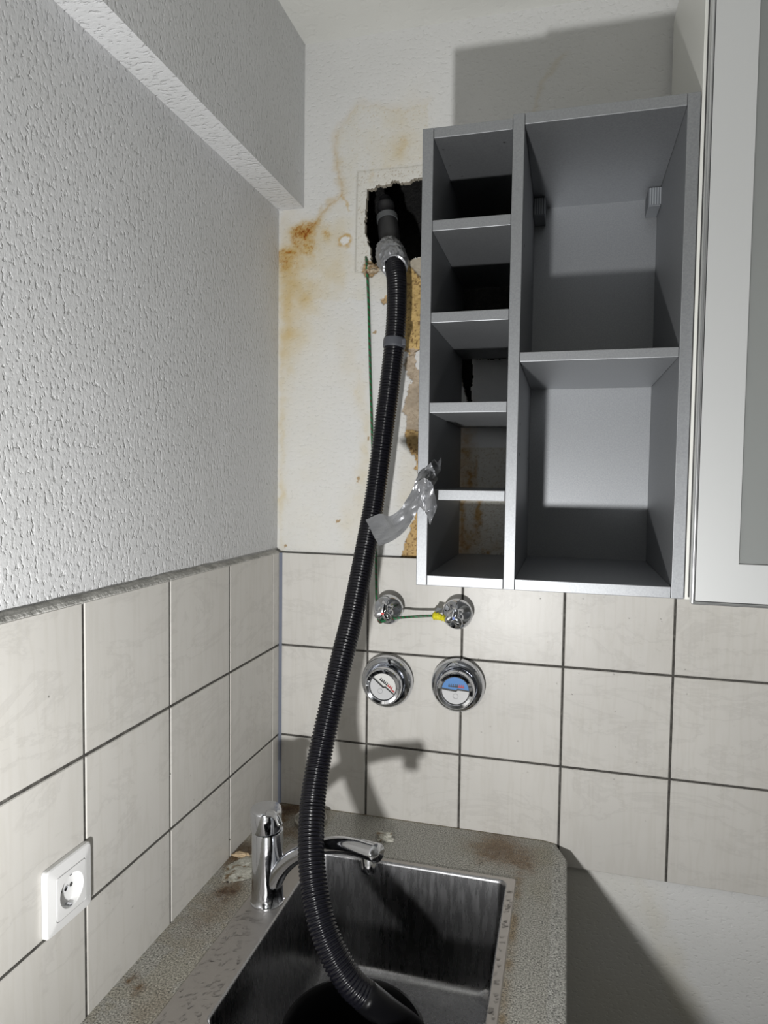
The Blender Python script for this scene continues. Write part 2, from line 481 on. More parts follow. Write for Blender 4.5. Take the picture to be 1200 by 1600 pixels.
    ins = inpoly(x, z, q)
    over(ins * 0.85 * (0.75 + .25 * n1), (0.69, 0.675, 0.63)); Y[ins] += 0.0012
    tint(np.clip((n4 - .66) * 9, 0, 1) * ins, (0.6, 0.52, 0.42), .8)
    d, s = dline(x, z, [q[3], q[0], q[1]]); over(np.exp(-(d / .0016) ** 2) * .55, (0.36, 0.34, 0.29))
    # peeled coat beside the cabinet: ochre filler, grey-tan render
    tan = [wp(*p) for p in [(629, 545), (640, 552), (633, 562), (631, 570), (637, 588), (645, 597), (640, 599), (636, 616), (629, 642), (635, 650), (633, 671), (680, 675), (690, 545)]]
    och1 = [wp(*p) for p in [(630, 418), (637, 411), (668, 446), (690, 470), (690, 545), (652, 547), (640, 556), (628, 545), (626, 480)]]
    och2 = [wp(*p) for p in [(633, 668), (634, 692), (641, 705), (649, 716), (651, 722), (648, 732), (656, 745), (652, 790), (647, 812), (641, 816), (640, 833), (633, 847), (626, 875), (690, 876), (690, 668)]]
    tri = [wp(*p) for p in [(634, 405), (690, 398), (690, 466), (659, 438)]]
    chips = [[wp(*p) for p in q_] for q_ in [[(570, 404), (588, 410), (592, 420), (582, 433), (572, 432), (567, 424)], [(594, 468), (604, 462), (606, 475), (598, 476)]]]
    for poly, c1, c2 in ((och1, (0.60, 0.42, 0.17), (0.22, 0.13, 0.05)), (och2, (0.52, 0.35, 0.15), (0.20, 0.11, 0.04)), (tan, (0.44, 0.36, 0.27), (0.36, 0.28, 0.2)), (chips[0], (0.45, 0.32, 0.18), (0.3, 0.2, 0.1)), (chips[1], (0.5, 0.36, 0.2), (0.3, 0.2, 0.1))):
        mk = inpoly(wx2, wz2, poly)
        por = np.clip((fbm(x * 300, z * 300, 91, 3) - .58) * 7, 0, 1)[:, None]
        col = np.array(c1) * (0.8 + .45 * n1[:, None]); col = col * (1 - por) + np.array(c2) * por
        C[mk] = col[mk]; Y[mk] += 0.0035 + 0.0035 * (n2[mk] - .5)
    mk = inpoly(x, z, tri); C[mk] = (np.array((0.47, 0.42, 0.34)) * (0.85 + .3 * n2[:, None]))[mk]; Y[mk] += 0.001
    d, s = dline(x, z, [wp(636, 411), wp(690, 468)]); over(np.exp(-(d / .0013) ** 2) * .9, (0.10, 0.08, 0.05))
    mk = inpoly(wx2, wz2, [wp(*p) for p in [(648, 552), (656, 546), (690, 546), (690, 582), (656, 580), (650, 575)]]); C[mk] = (0.74, 0.73, 0.71); Y[mk] = PW - .001
    # stains behind the open rack
    for (px, py, sx, sz, k) in [(735, 752, .006, .02, 1), (728, 700, .01, .05, .6), (747, 800, .004, .022, 1.2), (735, 840, .02, .02, .6), (722, 800, .006, .05, .8), (760, 861, .003, .003, 1.2), (745, 735, .003, .02, .8), (725, 855, .01, .01, .8), (775, 855, .01, .006, .5)]:
        tint(blob(px, py, sx, sz) * (0.4 + 1.3 * n2), (0.72, 0.48, 0.22), k)
    bk = inpoly(x, z, [wp(712, 700), wp(800, 700), wp(800, 900), wp(712, 900)]); tint(bk * .8, (0.82, 0.79, 0.70)); tint(bk * np.clip((n4 - .6) * 7, 0, 1), (0.6, 0.5, 0.36), .7)
    # faint brown run near the silver cabinet top
    d, s = dline(wx, wz, [wp(880, 85), wp(850, 125), wp(838, 155), wp(835, 200)]); tint(np.exp(-(d / .006) ** 2) * .5, (0.9, 0.83, 0.7))
    # soot on the masonry edge
    hx = wx2; hz = wz2
    inside = inpoly(x + (fbm(x * 220, z * 220, 5) - .5) * .004, z + (fbm(x * 220, z * 220, 6) - .5) * .004, HOLE)
    Y += (n2 - .5) * 0.0006
    F = inside.reshape(nz, nx)
    idx = np.arange(nx * nz).reshape(nz, nx)
    keep = ~(F[:-1, :-1] | F[1:, :-1] | F[:-1, 1:] | F[1:, 1:])
    A = np.stack([idx[:-1, :-1], idx[:-1, 1:], idx[1:, 1:], idx[1:, :-1]], -1)[keep]
    V = np.stack([x, Y, z], 1).tolist(); faces = A.tolist(); nf = len(V)
    cols = C.tolist()
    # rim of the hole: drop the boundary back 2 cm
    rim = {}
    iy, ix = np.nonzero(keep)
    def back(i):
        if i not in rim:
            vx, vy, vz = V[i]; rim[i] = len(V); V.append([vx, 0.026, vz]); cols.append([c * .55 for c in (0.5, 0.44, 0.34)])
        return rim[i]
    for r_ in range(1, nz - 2):
        row = keep[r_]
        for c_ in np.nonzero(row)[0]:
            if c_ in (0, nx - 2): continue
            if not keep[r_, c_ + 1]: a_, b_ = int(idx[r_, c_ + 1]), int(idx[r_ + 1, c_ + 1]); faces.append([a_, back(a_), back(b_), b_])
            if not keep[r_, c_ - 1]: a_, b_ = int(idx[r_ + 1, c_]), int(idx[r_, c_]); faces.append([a_, back(a_), back(b_), b_])
            if not keep[r_ + 1, c_]: a_, b_ = int(idx[r_ + 1, c_ + 1]), int(idx[r_ + 1, c_]); faces.append([a_, back(a_), back(b_), b_])
            if not keep[r_ - 1, c_]: a_, b_ = int(idx[r_, c_]), int(idx[r_, c_ + 1]); faces.append([a_, back(a_), back(b_), b_])
    # plain remainder of the wall
    def quad(a, b, c, d_, col=(0.73, 0.73, 0.725)):
        k = len(V)
        for p in (a, b, c, d_): V.append(list(p)); cols.append(list(col))
        faces.append([k, k + 1, k + 2, k + 3])
    nrim0 = len(A)
    quad((x1, PW, zz0), (RX, PW, zz0), (RX, PW, CEIL), (x1, PW, CEIL))
    o = mesh('wall_back', V, faces, [M_PL_BACK, M_RIM], None, True)
    for q in range(nrim0, len(faces) - 1): o.data.polygons[q].material_index = 1; o.data.polygons[q].use_smooth = False
    setattr_col(o.data, 'stain_and_tone', np.array(cols))
    # lower wall under the tiles (own grid for its faint damp patches)
    return o


wb = build_back_wall()
struct(wb, 'white plastered back wall with brown damp stains and a ragged broken-open hole', 'wall')


def grid_plane(name, fn, nu, nv, m, colfn=None):
    vs = []; fs = []
    for j in range(nv + 1):
        for i in range(nu + 1): vs.append(fn(i / nu, j / nv))
    for j in range(nv):
        for i in range(nu): k = j * (nu + 1) + i; fs.append((k, k + 1, k + nu + 2, k + nu + 1))
    o = mesh(name, vs, fs, m, None, True)
    if colfn is not None:
        a = np.array([tuple(v) for v in vs]); setattr_col(o.data, 'stain_and_tone', colfn(a))
    return o


def lowcol(a):
    x, z = a[:, 0], a[:, 2]; n = fbm(x * 7, z * 7, 5); e = fbm(x * 30, z * 30, 8)
    C = np.ones((len(x), 3)) * (0.73, 0.73, 0.725)
    xx = x + (e - .5) * .05
    mk = np.clip((0.02 - np.abs(xx - (0.76 + (0.83 - z) * .35))) * 60, 0, 1) * .5 + np.clip((0.80 + (0.83 - z) * .4 - xx) * 40, 0, 1) * .6
    mk = np.clip(mk, 0, 1)[:, None] * np.clip(n * 1.6, 0, 1)[:, None]
    return C * (1 - mk) + C * (0.93, 0.90, 0.82) * mk


wl = grid_plane('wall_back_lower', lambda u, v: (PX + (RX - PX) * u, PW, v * (ZTB + 0.005)), 300, 110, M_PL_BACK, lowcol)
struct(wl, 'rough white plaster below the tiles, right of the worktop', 'wall'); wl.name = 'wall_back.001'

# masonry void behind the hole
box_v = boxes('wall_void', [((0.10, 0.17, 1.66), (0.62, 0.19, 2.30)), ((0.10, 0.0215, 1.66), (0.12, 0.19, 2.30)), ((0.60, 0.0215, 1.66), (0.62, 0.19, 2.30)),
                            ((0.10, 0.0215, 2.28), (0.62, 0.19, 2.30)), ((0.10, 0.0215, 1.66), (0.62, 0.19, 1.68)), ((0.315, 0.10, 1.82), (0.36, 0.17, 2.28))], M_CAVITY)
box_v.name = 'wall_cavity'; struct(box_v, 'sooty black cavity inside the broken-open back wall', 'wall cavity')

# left wall, beam, ceiling, floor, other walls
def wbox(name, a, b, m, lab=None, cat=None): o = box(name, a, b, m); struct(o, lab, cat); return o
wbox('wall_left', (PX - 0.1, RY, 0), (PX, PW, CEIL), M_PL_LEFT, 'left wall of rough rolled white plaster above tiles', 'wall')
wbox('trim_1', (PX, RY, 2.1886), (0.0453, PW - 0.0002, CEIL), M_PL_LEFT, 'boxed plaster beam running along the top of the left wall', 'beam')
wbox('ceiling', (PX - 0.1, RY, CEIL), (RX + 0.1, 0.1, CEIL + 0.1), M_CEIL, 'white plastered ceiling', 'ceiling')
wbox('floor', (PX - 0.1, RY, -0.1), (RX + 0.1, 0.1, 0), M_FLOOR)
wbox('wall_right', (RX, RY, 0), (RX + 0.1, PW, CEIL), M_PL_PLAIN)
wbox('wall_front', (PX - 0.1, RY - 0.1, 0), (RX + 0.1, RY, CEIL), M_PL_PLAIN)

# ------------------------------------------------------------------ tiles
G = 0.0044
def tile_cladding(name, lab, cells, plane, backbox):
    vs = []; fs = []; mats = []
    def bx(a, b, ch, mi):
        k = len(vs); (x0, y0, z0), (x1, y1, z1) = a, b
        if plane == 'y':   # face toward -y, front at y0
            ring = lambda y, i: [(x0 + i, y, z0 + i), (x1 - i, y, z0 + i), (x1 - i, y, z1 - i), (x0 + i, y, z1 - i)]
            vs.extend(ring(y1, 0) + ring(y0 + ch, 0) + ring(y0, ch))
        else:              # face toward +x, front at x1
            ring = lambda x, i: [(x, y0 + i, z0 + i), (x, y1 - i, z0 + i), (x, y1 - i, z1 - i), (x, y0 + i, z1 - i)]
            vs.extend(ring(x0, 0) + ring(x1 - ch, 0) + ring(x1, ch))
        for L in (0, 4):
            for i in range(4): j = (i + 1) % 4; fs.append((k + L + i, k + L + j, k + L + 4 + j, k + L + 4 + i)); mats.append(mi)
        fs.append((k + 8, k + 9, k + 10, k + 11)); mats.append(mi)
    for c in cells: bx(*c, 0.0012, 0)
    bx(*backbox, 0.0001, 1)
    o = mesh(name, vs, fs, [M_TILE, M_GROUT])
    for p, mi in zip(o.data.polygons, mats): p.material_index = mi
    fixn(o); struct(o, lab, 'tiled wall'); return o


ZR = [ZT, 1.2532, 1.0535, ZTB]
cells = []
xs = [0.0, 0.2000, 0.4000, 0.6005, 0.8020, 1.0025, 1.203, 1.403, 1.603]
for i in range(len(xs) - 1):
    for j in range(3):
        cells.append(((xs[i] + G / 2, 0.0, ZR[j + 1] + (G / 2 if j < 2 else 0)), (xs[i + 1] - G / 2, PW - .001, ZR[j] - (G / 2 if j else 0))))
tile_cladding('trim_2', 'cream marbled square tiles on the back wall above the worktop', cells, 'y', ((0, 0.0012, ZTB), (1.603, PW + .001, ZT)))
cells = []
ys = [0.0, -0.036, -0.2300, -0.4300, -0.6300, -0.830, -1.03, -1.23, -1.43]
ZL = [ZT, 1.2532, 1.0535, 0.8520]
for i in range(len(ys) - 1):
    for j in range(3):
        g2 = G / 2 if i else 0.0006
        cells.append(((PX + .001, ys[i + 1] + (G / 2 if i else 0.0006), ZL[j + 1] + G / 2), (0.0, ys[i] - g2, ZL[j] - (G / 2 if j else 0))))
tile_cladding('trim_3', 'cream marbled square tiles on the left wall beside the socket', cells, 'x', ((PX - .001, -1.43, 0.852), (-0.0012, 0, ZT)))
# mortar joint on top of the left tiles, silicone joint in the corner
vs = []; fs = []
N = 220
for k in range(N + 1):
    y = -1.43 * k / N; h = 0.0025 + 0.003 * fbm(np.array([y * 40.]), np.array([0.3]), 4)[0] + 0.002 * (y < -.3)
    vs += [(PX - .002, y, ZT - .002), (-0.0004, y, ZT - .002), (-0.001, y, ZT + .001), (-0.004, y, ZT + h * .8), (PX - .002, y, ZT + h * 1.6)]
for k in range(N):
    for i in range(4): a = k * 5 + i; fs.append((a, a + 1, a + 6, a + 5))
o = fixn(mesh('trim_4', vs, fs, M_MORTAR)); struct(o, 'grey mortar joint on top of the left tiles', 'joint')
vs = [(0.0, -0.0052, ZC), (0.0052, 0.0, ZC), (0.0, 0.0, ZC), (0.0, -0.0052, ZT), (0.0052, 0.0, ZT), (0, 0, ZT)]
vs = [(x + .0004, y - .0004, z) for x, y, z in vs]
o = fixn(mesh('trim_5', vs, [(0, 1, 4, 3), (1, 2, 5, 4), (2, 0, 3, 5), (0, 2, 1), (3, 4, 5)], M_SIL)); struct(o, 'blue-grey silicone joint in the tiled corner', 'joint')

# ------------------------------------------------------------------ worktop with stains and painted edge light
SX0, SX1, SY1, SY0 = 0.090, 0.5285, -0.1545, -0.640      # steel flange outline
BX0, BX1, BY1, BY0 = 0.1575, 0.5115, -0.1665, -0.600     # bowl opening
def xr(y): return 0.616 - 0.0225 * max(0.0, min(1.0, (y + 0.056) / 0.056))
def build_counter():
    top = thing('kitchen_worktop', (0.30, -0.45, ZC), 'grey speckled worktop with brown dirt stains, in the corner under the tiles', 'worktop')
    nu, nv = 205, 330; vs = []; fs = []
    D = 1.0
    for j in range(nv + 1):
        y = -D * j / nv
        for i in range(nu + 1):
            X = xr(y); x = X * i / nu; e = max(0, (x - (X - 0.030)) / 0.030)
            vs.append((x, y - 0.0002, ZC - 0.0035 * e ** 1.5))
    for j in range(nv):
        y = -D * (j + .5) / nv
        for i in range(nu):
            x = xr(y) * (i + .5) / nu
            if SX0 + .02 < x < SX1 - .012 and SY0 + .02 < y < SY1 - .010: continue
            k = j * (nu + 1) + i; fs.append((k, k + nu + 1, k + nu + 2, k + 1))
    T = len(vs)
    for j in range(nv + 1):
        i0 = j * (nu + 1) + nu; x, y, z = vs[i0]; vs += [(x + .001, y, z - .004), (x + .001, y, ZC - 0.038)]
    for j in range(nv):
        a = j * (nu + 1) + nu; b = a + nu + 1; c = T + 2 * j; fs += [(a, b, c + 2, c), (c, c + 2, c + 3, c + 1)]
    k = len(vs); vs += [(0, 0, ZC - .038), (xr(0), 0, ZC - .038), (.616, -.056, ZC - .038), (.616, -D, ZC - .038), (0, -D, ZC - .038), (0, -D, ZC), (.616, -D, ZC - .0035)]
    fs += [(k + 4, k + 3, k + 6, k + 5)]
    o = mesh('slab', vs, fs, M_COUNTER, top, True)
    fixn(o)
    a = np.array(vs); x, y = a[:, 0], a[:, 1]
    C = np.ones((len(x), 3)); n1 = fbm(x * 45, y * 45, 3); n2 = fbm(x * 150, y * 150, 8); wx = x + (fbm(x * 50, y * 50, 13) - .5) * .035; wy = y + (fbm(x * 50, y * 50, 17) - .5) * .035
    def tint(mk, col, k=1.0): mk = np.clip(mk * k, 0, 1)[:, None]; C[:] = C * (1 - mk) + C * np.array(col) * mk
    def blob(px, py, sx, sy): p = at(px, py, 2, ZC); return np.exp(-((wx - p.x) / sx) ** 2 / 2 - ((wy - p.y) / sy) ** 2 / 2)
    for (px, py, sx, sy, k) in [(780, 1322, .035, .020, 1.3), (800, 1340, .03, .025, 1.2), (760, 1335, .02, .02, .9), (815, 1355, .012, .015, 1.0), (780, 1307, .03, .012, .7)]:
        tint(blob(px, py, sx, sy) * (0.4 + 1.2 * n2), (0.62, 0.47, 0.33), k)
    for (px, py, sx, sy, k) in [(850, 1335, .02, .04, .7), (840, 1390, .02, .03, .5), (740, 1330, .03, .03, .4)]: tint(blob(px, py, sx, sy), (0.8, 0.76, 0.62), k)
    for (px, py, sx, sy, k) in [(455, 1262, .02, .012, 1.6), (440, 1275, .012, .03, 1.2), (470, 1272, .03, .010, .9), (448, 1300, .02, .03, .7), (520, 1262, .02, .005, 1.2), (375, 1335, .015, .03, 1.2), (360, 1390, .012, .02, .9), (350, 1398, .008, .01, .9),
                                (205, 1530, .006, .006, 1.0), (212, 1548, .006, .005, 1.0), (330, 1430, .03, .05, .4), (230, 1580, .02, .03, .3)]:
        tint(blob(px, py, sx, sy) * (0.4 + 1.3 * n2), (0.42, 0.27, 0.15), k)
    # dirt along sink edge
    d1 = np.where((y < SY1 + .01) & (y > -.6), np.abs(x - SX1 - .004), 1); tint(np.exp(-(d1 / .008) ** 2) * n1 * 1.6, (0.66, 0.52, 0.36))
    tint(np.exp(-((wx - .60) / .012) ** 2) * .0, (1, 1, 1))
    tint(((x > xr(0) - .004) & (y > -.9)) * .55, (1.22, 1.25, 1.32)); tint((x < .14) * .35 * (n1 > .45), (0.85, 0.78, 0.62))  # right edge band painted lighter, for light caught on the rounded edge
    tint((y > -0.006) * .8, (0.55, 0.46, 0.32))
    setattr_col(o.data, 'stain_and_tone', C)
    return top


build_counter()

# end panel that carries the free end of the worktop
tag(box('end_panel', (0.578, -0.58, 0.0), (0.596, -0.0005, 0.8618), M_WHITE, None, 0.0008), 'white end panel standing under the free right end of the worktop', 'panel')

# ------------------------------------------------------------------ sink
def rrect(x0, x1, y0, y1, r, n=8):
    out = []
    for cx, cy, a0 in ((x1 - r, y1 - r, 0), (x0 + r, y1 - r, 90), (x0 + r, y0 + r, 180), (x1 - r, y0 + r, 270)):
        for k in range(n + 1): a = math.radians(a0 + 90 * k / n); out.append((cx + r * math.cos(a), cy + r * math.sin(a)))
    return out
sk = thing('kitchen_sink', (0.31, -0.38, ZC), 'stainless steel sink with a rectangular bowl and tap deck, wet, set in the worktop', 'sink')
rings = [(rrect(SX0, SX1, SY0, SY1, 0.003), ZC + .0002), (rrect(SX0 + .0015, SX1 - .0015, SY0 + .0015, SY1 - .0015, 0.003), ZC + .002), (rrect(BX0 - .002, BX1 + .002, BY0 - .002, BY1 + .002, 0.014), ZC + .002)]
vs = []; fs = []
for r, z in rings: vs += [(x, y, z) for x, y in r]
n = len(rings[0][0])
for k in range(2):
    for i in range(n): j = (i + 1) % n; fs.append((k * n + i, k * n + j, (k + 1) * n + j, (k + 1) * n + i))
fixn(mesh('flange', vs, fs, M_STEEL, sk))
def bowl_ring(ins, z, r): return [(x, y, z) for x, y in rrect(BX0 + ins, BX1 - ins, BY0 + ins, BY1 - ins, r)]
prof = [(-.002, ZC + .002, .014), (0, ZC + .0006, .014), (.001, ZC - .004, .015), (.004, .80, .018), (.008, .72, .022), (.011, .704, .024), (.017, .695, .030), (.026, .6915, .040), (.06, .690, .05), (.10, .6885, .06)]
vs = []; fs = []
for ins, z, r in prof: vs += bowl_ring(ins, z, r)
for k in range(len(prof) - 1):
    for i in range(n): j = (i + 1) % n; fs.append((k * n + i, k * n + j, (k + 1) * n + j, (k + 1) * n + i))
fs.append(tuple((len(prof) - 1) * n + i for i in range(n)))
bw = mesh('bowl', vs, fs, M_BOWL, sk, True)
e = bw.modifiers.new('edges', 'EDGE_SPLIT'); e.split_angle = 0.9
lathe('drain', [(0.045, 0), (0.045, 0.002), (0.038, 0.003), (0.034, 0.0005), (0.012, 0.0005)], (0.30, -0.50, 0.689), (0, 0, 1), M_CHROME, sk, 48)

# black bucket standing in the bowl
bk = thing('bucket', (0.308, -0.428, 0.692), 'round black bucket in the sink that the corrugated hose runs into', 'bucket')
BC = Vector((0.308, -0.428, 0.6925))
lathe('shell', [(0.002, 0.0), (0.080, 0.0), (0.086, 0.004), (0.095, 0.05), (0.1010, 0.085), (0.1065, 0.090), (0.109, 0.094), (0.1085, 0.098), (0.104, 0.099), (0.0985, 0.092), (0.091, 0.05), (0.082, 0.008), (0.002, 0.006)], BC, (0, 0, 1), M_RUBBER, bk, 96, (False, False))

# ------------------------------------------------------------------ corrugated hose
def P(px, py, y): return at(px, py, 1, y)
hp = [P(616, 405, -0.022), P(620, 440, -0.048), P(620, 485, -0.062), P(617, 530, -0.070), P(609, 600, -0.080), P(601, 660, -0.088), P(591, 740, -0.100), P(582, 800, -0.115), P(569, 870, -0.155), P(551, 960, -0.215), P(534, 1030, -0.265),
      P(513, 1120, -0.315), P(498, 1190, -0.350), P(489, 1250, -0.385), P(486, 1320, -0.430), P(490, 1380, -0.462), P(502, 1440, -0.487), P(521, 1490, -0.500), P(548, 1535, -0.505)]
tail = [P(578, 1562, -0.497)]
hose = thing('corrugated_hose', hp[0], 'long black corrugated drain hose hanging from the wall hole into the sink', 'hose')
SP = 0.0009
pts, tot = catmull(hp + tail, SP)
PITCH = 0.0056
cut = int(len(pts) * 1.0)
def hr(k):
    ph = (k * SP % PITCH) / PITCH
    return 0.0178 + 0.0025 * (max(0.0, math.sin(PI * min(1, ph / 0.72))) ** 0.6 if ph < .72 else 0)
sweep('corrugated_tube', pts, hr, M_HOSE, hose, 40, True)
# smooth cuff going into the bucket
e0, e1 = pts[-1], pts[-1] + (pts[-1] - pts[-8]).normalized() * 0.02
cf, _ = catmull([pts[-14], pts[-1], P(610, 1588, -0.478), P(640, 1612, -0.445), P(668, 1650, -0.41)], 24)
sweep('cuff', cf, lambda k: 0.0206 + 0.004 * (k / 24) ** 2, M_RUBBER, hose, 36, True)
# grey coupling sleeve in the upper half
def near(px, py):
    best = None
    for k, p in enumerate(pts):
        v = p - CAM; D = v.dot(FWD); q = (600 + FPX * v.dot(RGT) / D, 800 - FPX * v.dot(UPV) / D); d = (q[0] - px) ** 2 + (q[1] - py) ** 2
        if best is None or d < best[0]: best = (d, k)
    return best[1]
k = near(617, 537); seg = pts[k - 10:k + 11]
cl = sweep('coupling_ring', seg, lambda i: 0.0215 + (0.0006 if 2 < i < 18 else 0), M_CUFF, hose, 40)
tq = (pts[k + 4] - pts[k - 4]).normalized()
box('clamp_screw', tuple(pts[k] + Vector((0.017, -0.013, -0.006))), tuple(pts[k] + Vector((0.025, -0.004, 0.006))), M_CUFF, hose, 0.001)

# fitting inside the hole (black pipe stub the hose is taped to)
fa, fb = P(601, 308, 0.060), P(611, 395, 0.020)
ax = (fb - fa); LN = ax.length
ft = thing('pipe_fitting', fa, 'black stepped pipe fitting inside the hole in the back wall', 'pipe fitting')
lathe('nozzle', [(0.004, 0), (0.011, 0.002), (0.0125, 0.006), (0.0135, 0.018), (0.0145, 0.020), (0.0145, 0.024)], fa, ax, M_BLACK, ft, 40)
lathe('body', [(0.012, 0.0185), (0.0180, 0.019), (0.0185, 0.026), (0.0178, 0.028), (0.0180, 0.044), (0.0195, 0.046), (0.0215, 0.072), (0.022, 0.080), (0.022, LN)], fa, ax, M_BLACK, ft, 48)
lathe('clamp_band', [(0.0195, 0.0500), (0.0222, 0.0503), (0.0222, 0.0625), (0.0205, 0.063)], fa, ax, M_CLAMP, ft, 48, (False, False))

# duct tape wound round the joint
ta, tb = P(606, 384, 0.010), P(617, 418, -0.034)
tw = thing('tape_wrapping', tb, 'crumpled silver duct tape wound round the top end of the hose', 'duct tape')
axd = (tb - ta); TL = axd.length
def tw_r(k, a, r, d):
    n = mnoise.noise(Vector((math.cos(a) * 2.5, math.sin(a) * 2.5, d * 110)))
    n2 = mnoise.noise(Vector((math.cos(a) * 6, math.sin(a) * 6, d * 260 + a)))
    return r + 0.0035 * n + 0.0018 * n2, d + 0.010 * math.cos(a + 0.6) * (d / TL) + 0.002 * n
tprof = [(0.0205, 0.0)] + [(0.0225 + 0.0075 * math.sin(PI * min(1, t * 0.95)) , TL * t) for t in [i / 22 for i in range(1, 23)]] + [(0.0195, TL * 1.01)]
lathe('wrapping', tprof, ta, axd, M_TAPE, tw, 90, (False, False), tw_r, False)

# ------------------------------------------------------------------ loose duct tape hanging on the rack edge
tp = thing('tape_strip', P(665, 760, -0.345), 'torn silver duct tape strip stuck to the rack edge, loose end over the hose', 'duct tape')
def patch(name, top, bot, nu, nv, amp, parent, seedo, thick=0.0006, flat=True):
    T, _ = catmull(top, nu); B, _ = catmull(bot, nu); vs = []; fs = []
    for j in range(nv + 1):
        for i in range(nu + 1):
            p = T[i].lerp(B[i], j / nv)
            q = Vector(((p.x + p.z) * 22 + seedo, p.y * 10, (p.z - p.x) * 42))
            r_ = abs(mnoise.noise(q)) * 2.4 - .5 + 0.45 * abs(mnoise.noise(q * 2.3))
            a = amp(i / nu, j / nv)
            vs.append(p + Vector((0.25 * a * mnoise.noise(q * 1.3), -a * r_, 0.25 * a * mnoise.noise(q * 1.9 + Vector((5, 1, 2))))))
    for j in range(nv):
        for i in range(nu): k = j * (nu + 1) + i; fs.append((k, k + nu + 1, k + nu + 2, k + 1))
    o = mesh(name, vs, fs, M_TAPE, parent, not flat)
    s = o.modifiers.new('thickness', 'SOLIDIFY'); s.thickness = thick
    return o
patch('strip', [P(571, 812, -.352), P(593, 803, -.352), P(610, 806, -.352), P(628, 792, -.356), P(645, 763, -.350), P(658, 738, -.342), P(674, 723, -.338)],
      [P(592, 853, -.388), P(612, 845, -.380), P(633, 829, -.366), P(648, 806, -.352), P(660, 785, -.348), P(672, 765, -.342), P(684, 748, -.336)], 44, 16,
      lambda u, v: 0.0015 + 0.010 * max(0, u - .3) * (1.2 - v * .6), tp, 3.1)
patch('fold', [P(652, 752, -.352), P(664, 747, -.366), P(676, 757, -.362), P(682, 778, -.350), P(683, 792, -.345)],
      [P(654, 786, -.350), P(662, 800, -.352), P(668, 806, -.350), P(673, 818, -.346), P(675, 819, -.345)], 26, 14, lambda u, v: 0.009, tp, 8.7)
patch('inner_end', [P(674, 723, -.338), P(678, 718, -.325), P(684, 722, -.312), P(690, 715, -.30)],
      [P(673, 762, -.337), P(679, 768, -.325), P(684, 745, -.314), P(690, 735, -.305)], 16, 14, lambda u, v: 0.007, tp, 5.2)

# ------------------------------------------------------------------ open cabinets
YF = -0.3319
T0 = 0.0168
X1, X2, X3 = 0.3738, 0.5092, 0.7635
ZB = 1.4533; ZTL = 2.1504; ZTR = 2.1561
rk = thing('bottle_rack', (X1, YF, ZB), 'narrow tall silver-grey open rack with five compartments, left of the wider open cabinet', 'wall rack')
def board(name, a, b, parent): return box(name, a, b, M_SILVER, parent, 0.0009)
board('side_panel', (X1, YF, ZB), (X1 + T0, PW - .0125, ZTL), rk)
for nm, z0, z1 in (('top_panel', 2.1345, ZTL), ('shelf', 1.9966, 2.0128), ('shelf', 1.8585, 1.8743), ('shelf', 1.7215, 1.7374), ('shelf', 1.5874, 1.6032), ('bottom_panel', ZB, 1.4694)):
    board(nm, (X1 + T0 + .0003, YF + .0006, z0), (X2 - .0004, PW - .0125, z1), rk)
cb = thing('open_cabinet', (X2, YF, ZB), 'wide silver-grey open wall cabinet with one shelf, right of the narrow rack', 'wall cabinet')
board('side_panel', (X2, YF, ZB), (X2 + T0, PW - .0125, ZTR), cb)
board('side_panel', (X3 - T0, YF, ZB), (X3, PW - .0125, ZTR), cb)
board('top_panel', (X2 + T0 + .0003, YF + .0004, ZTR - T0), (X3 - T0 - .0003, PW - .0125, ZTR), cb)
board('bottom_panel', (X2 + T0 + .0003, YF + .0004, ZB), (X3 - T0 - .0003, PW - .0125, ZB + T0), cb)
board('shelf', (X2 + T0 + .0005, YF + .001, 1.7955), (X3 - T0 - .0005, -0.006, 1.8096), cb)
box('back_panel', (X2 + T0 + .0002, -0.0045, ZB + T0), (X3 - T0 - .0002, -0.0010, ZTR - T0), M_SILVER, cb)
for sx in (0, 1):
    xa, xb = (X2 + T0 + .0004, X2 + T0 + .0212) if sx == 0 else (X3 - T0 - .0212, X3 - T0 - .0004)
    br = box('hanging_bracket', (xa, -0.0605, 2.1060), (xb, -0.0050, 2.1388), M_BLOCK, cb, 0.0012)
    for q in range(5):
        u = xa + .0022 + q * .0042; box('rib', (u, -0.0622, 2.1085), (u + .0017, -0.0604, 2.1375), mat('rib_plastic', (0.34, 0.36, 0.38), 0.5) if q + sx == 0 else bpy.data.materials['rib_plastic'], br)
# peg holes in the divider's inner face
for (yy, zz) in [(-0.285, 1.707), (-0.05, 1.66), (-0.285, 1.98), (-0.285, 1.94), (-0.05, 1.98), (-0.285, 1.66)]:
    lathe('peg_hole', [(0.0024, -0.0002), (0.0024, 0.0003)], (X2 + T0, yy, zz), (1, 0, 0), M_DARK, cb, 12, (True, True))

# ------------------------------------------------------------------ tall white cabinet with glass door
gc = thing('glass_door_cabinet', (0.766, -0.33, 1.4535), 'tall white wall cabinet with an aluminium-framed frosted glass door, right edge of the photo', 'wall cabinet')
GX0, GX1, GZ0, GZ1 = 0.7650, 1.2650, 1.4530, 2.4530
boxes('body', [((GX0, -0.331, GZ0), (GX0 + .017, -0.001, GZ1)), ((GX1 - .017, -0.331, GZ0), (GX1, -0.001, GZ1)), ((GX0 + .017, -0.331, GZ0), (GX1 - .017, -0.001, GZ0 + .017)), ((GX0 + .017, -0.331, GZ1 - .017), (GX1 - .017, -0.001, GZ1)), ((GX0 + .017, -0.006, GZ0 + .017), (GX1 - .017, -0.001, GZ1 - .017))], M_WHITE, gc, 0.0008)
box('shelf', (GX0 + .018, -0.30, 1.86), (GX1 - .018, -0.008, 1.877), M_WHITE, gc); box('shelf', (GX0 + .018, -0.30, 2.16), (GX1 - .018, -0.008, 2.177), M_WHITE, gc)
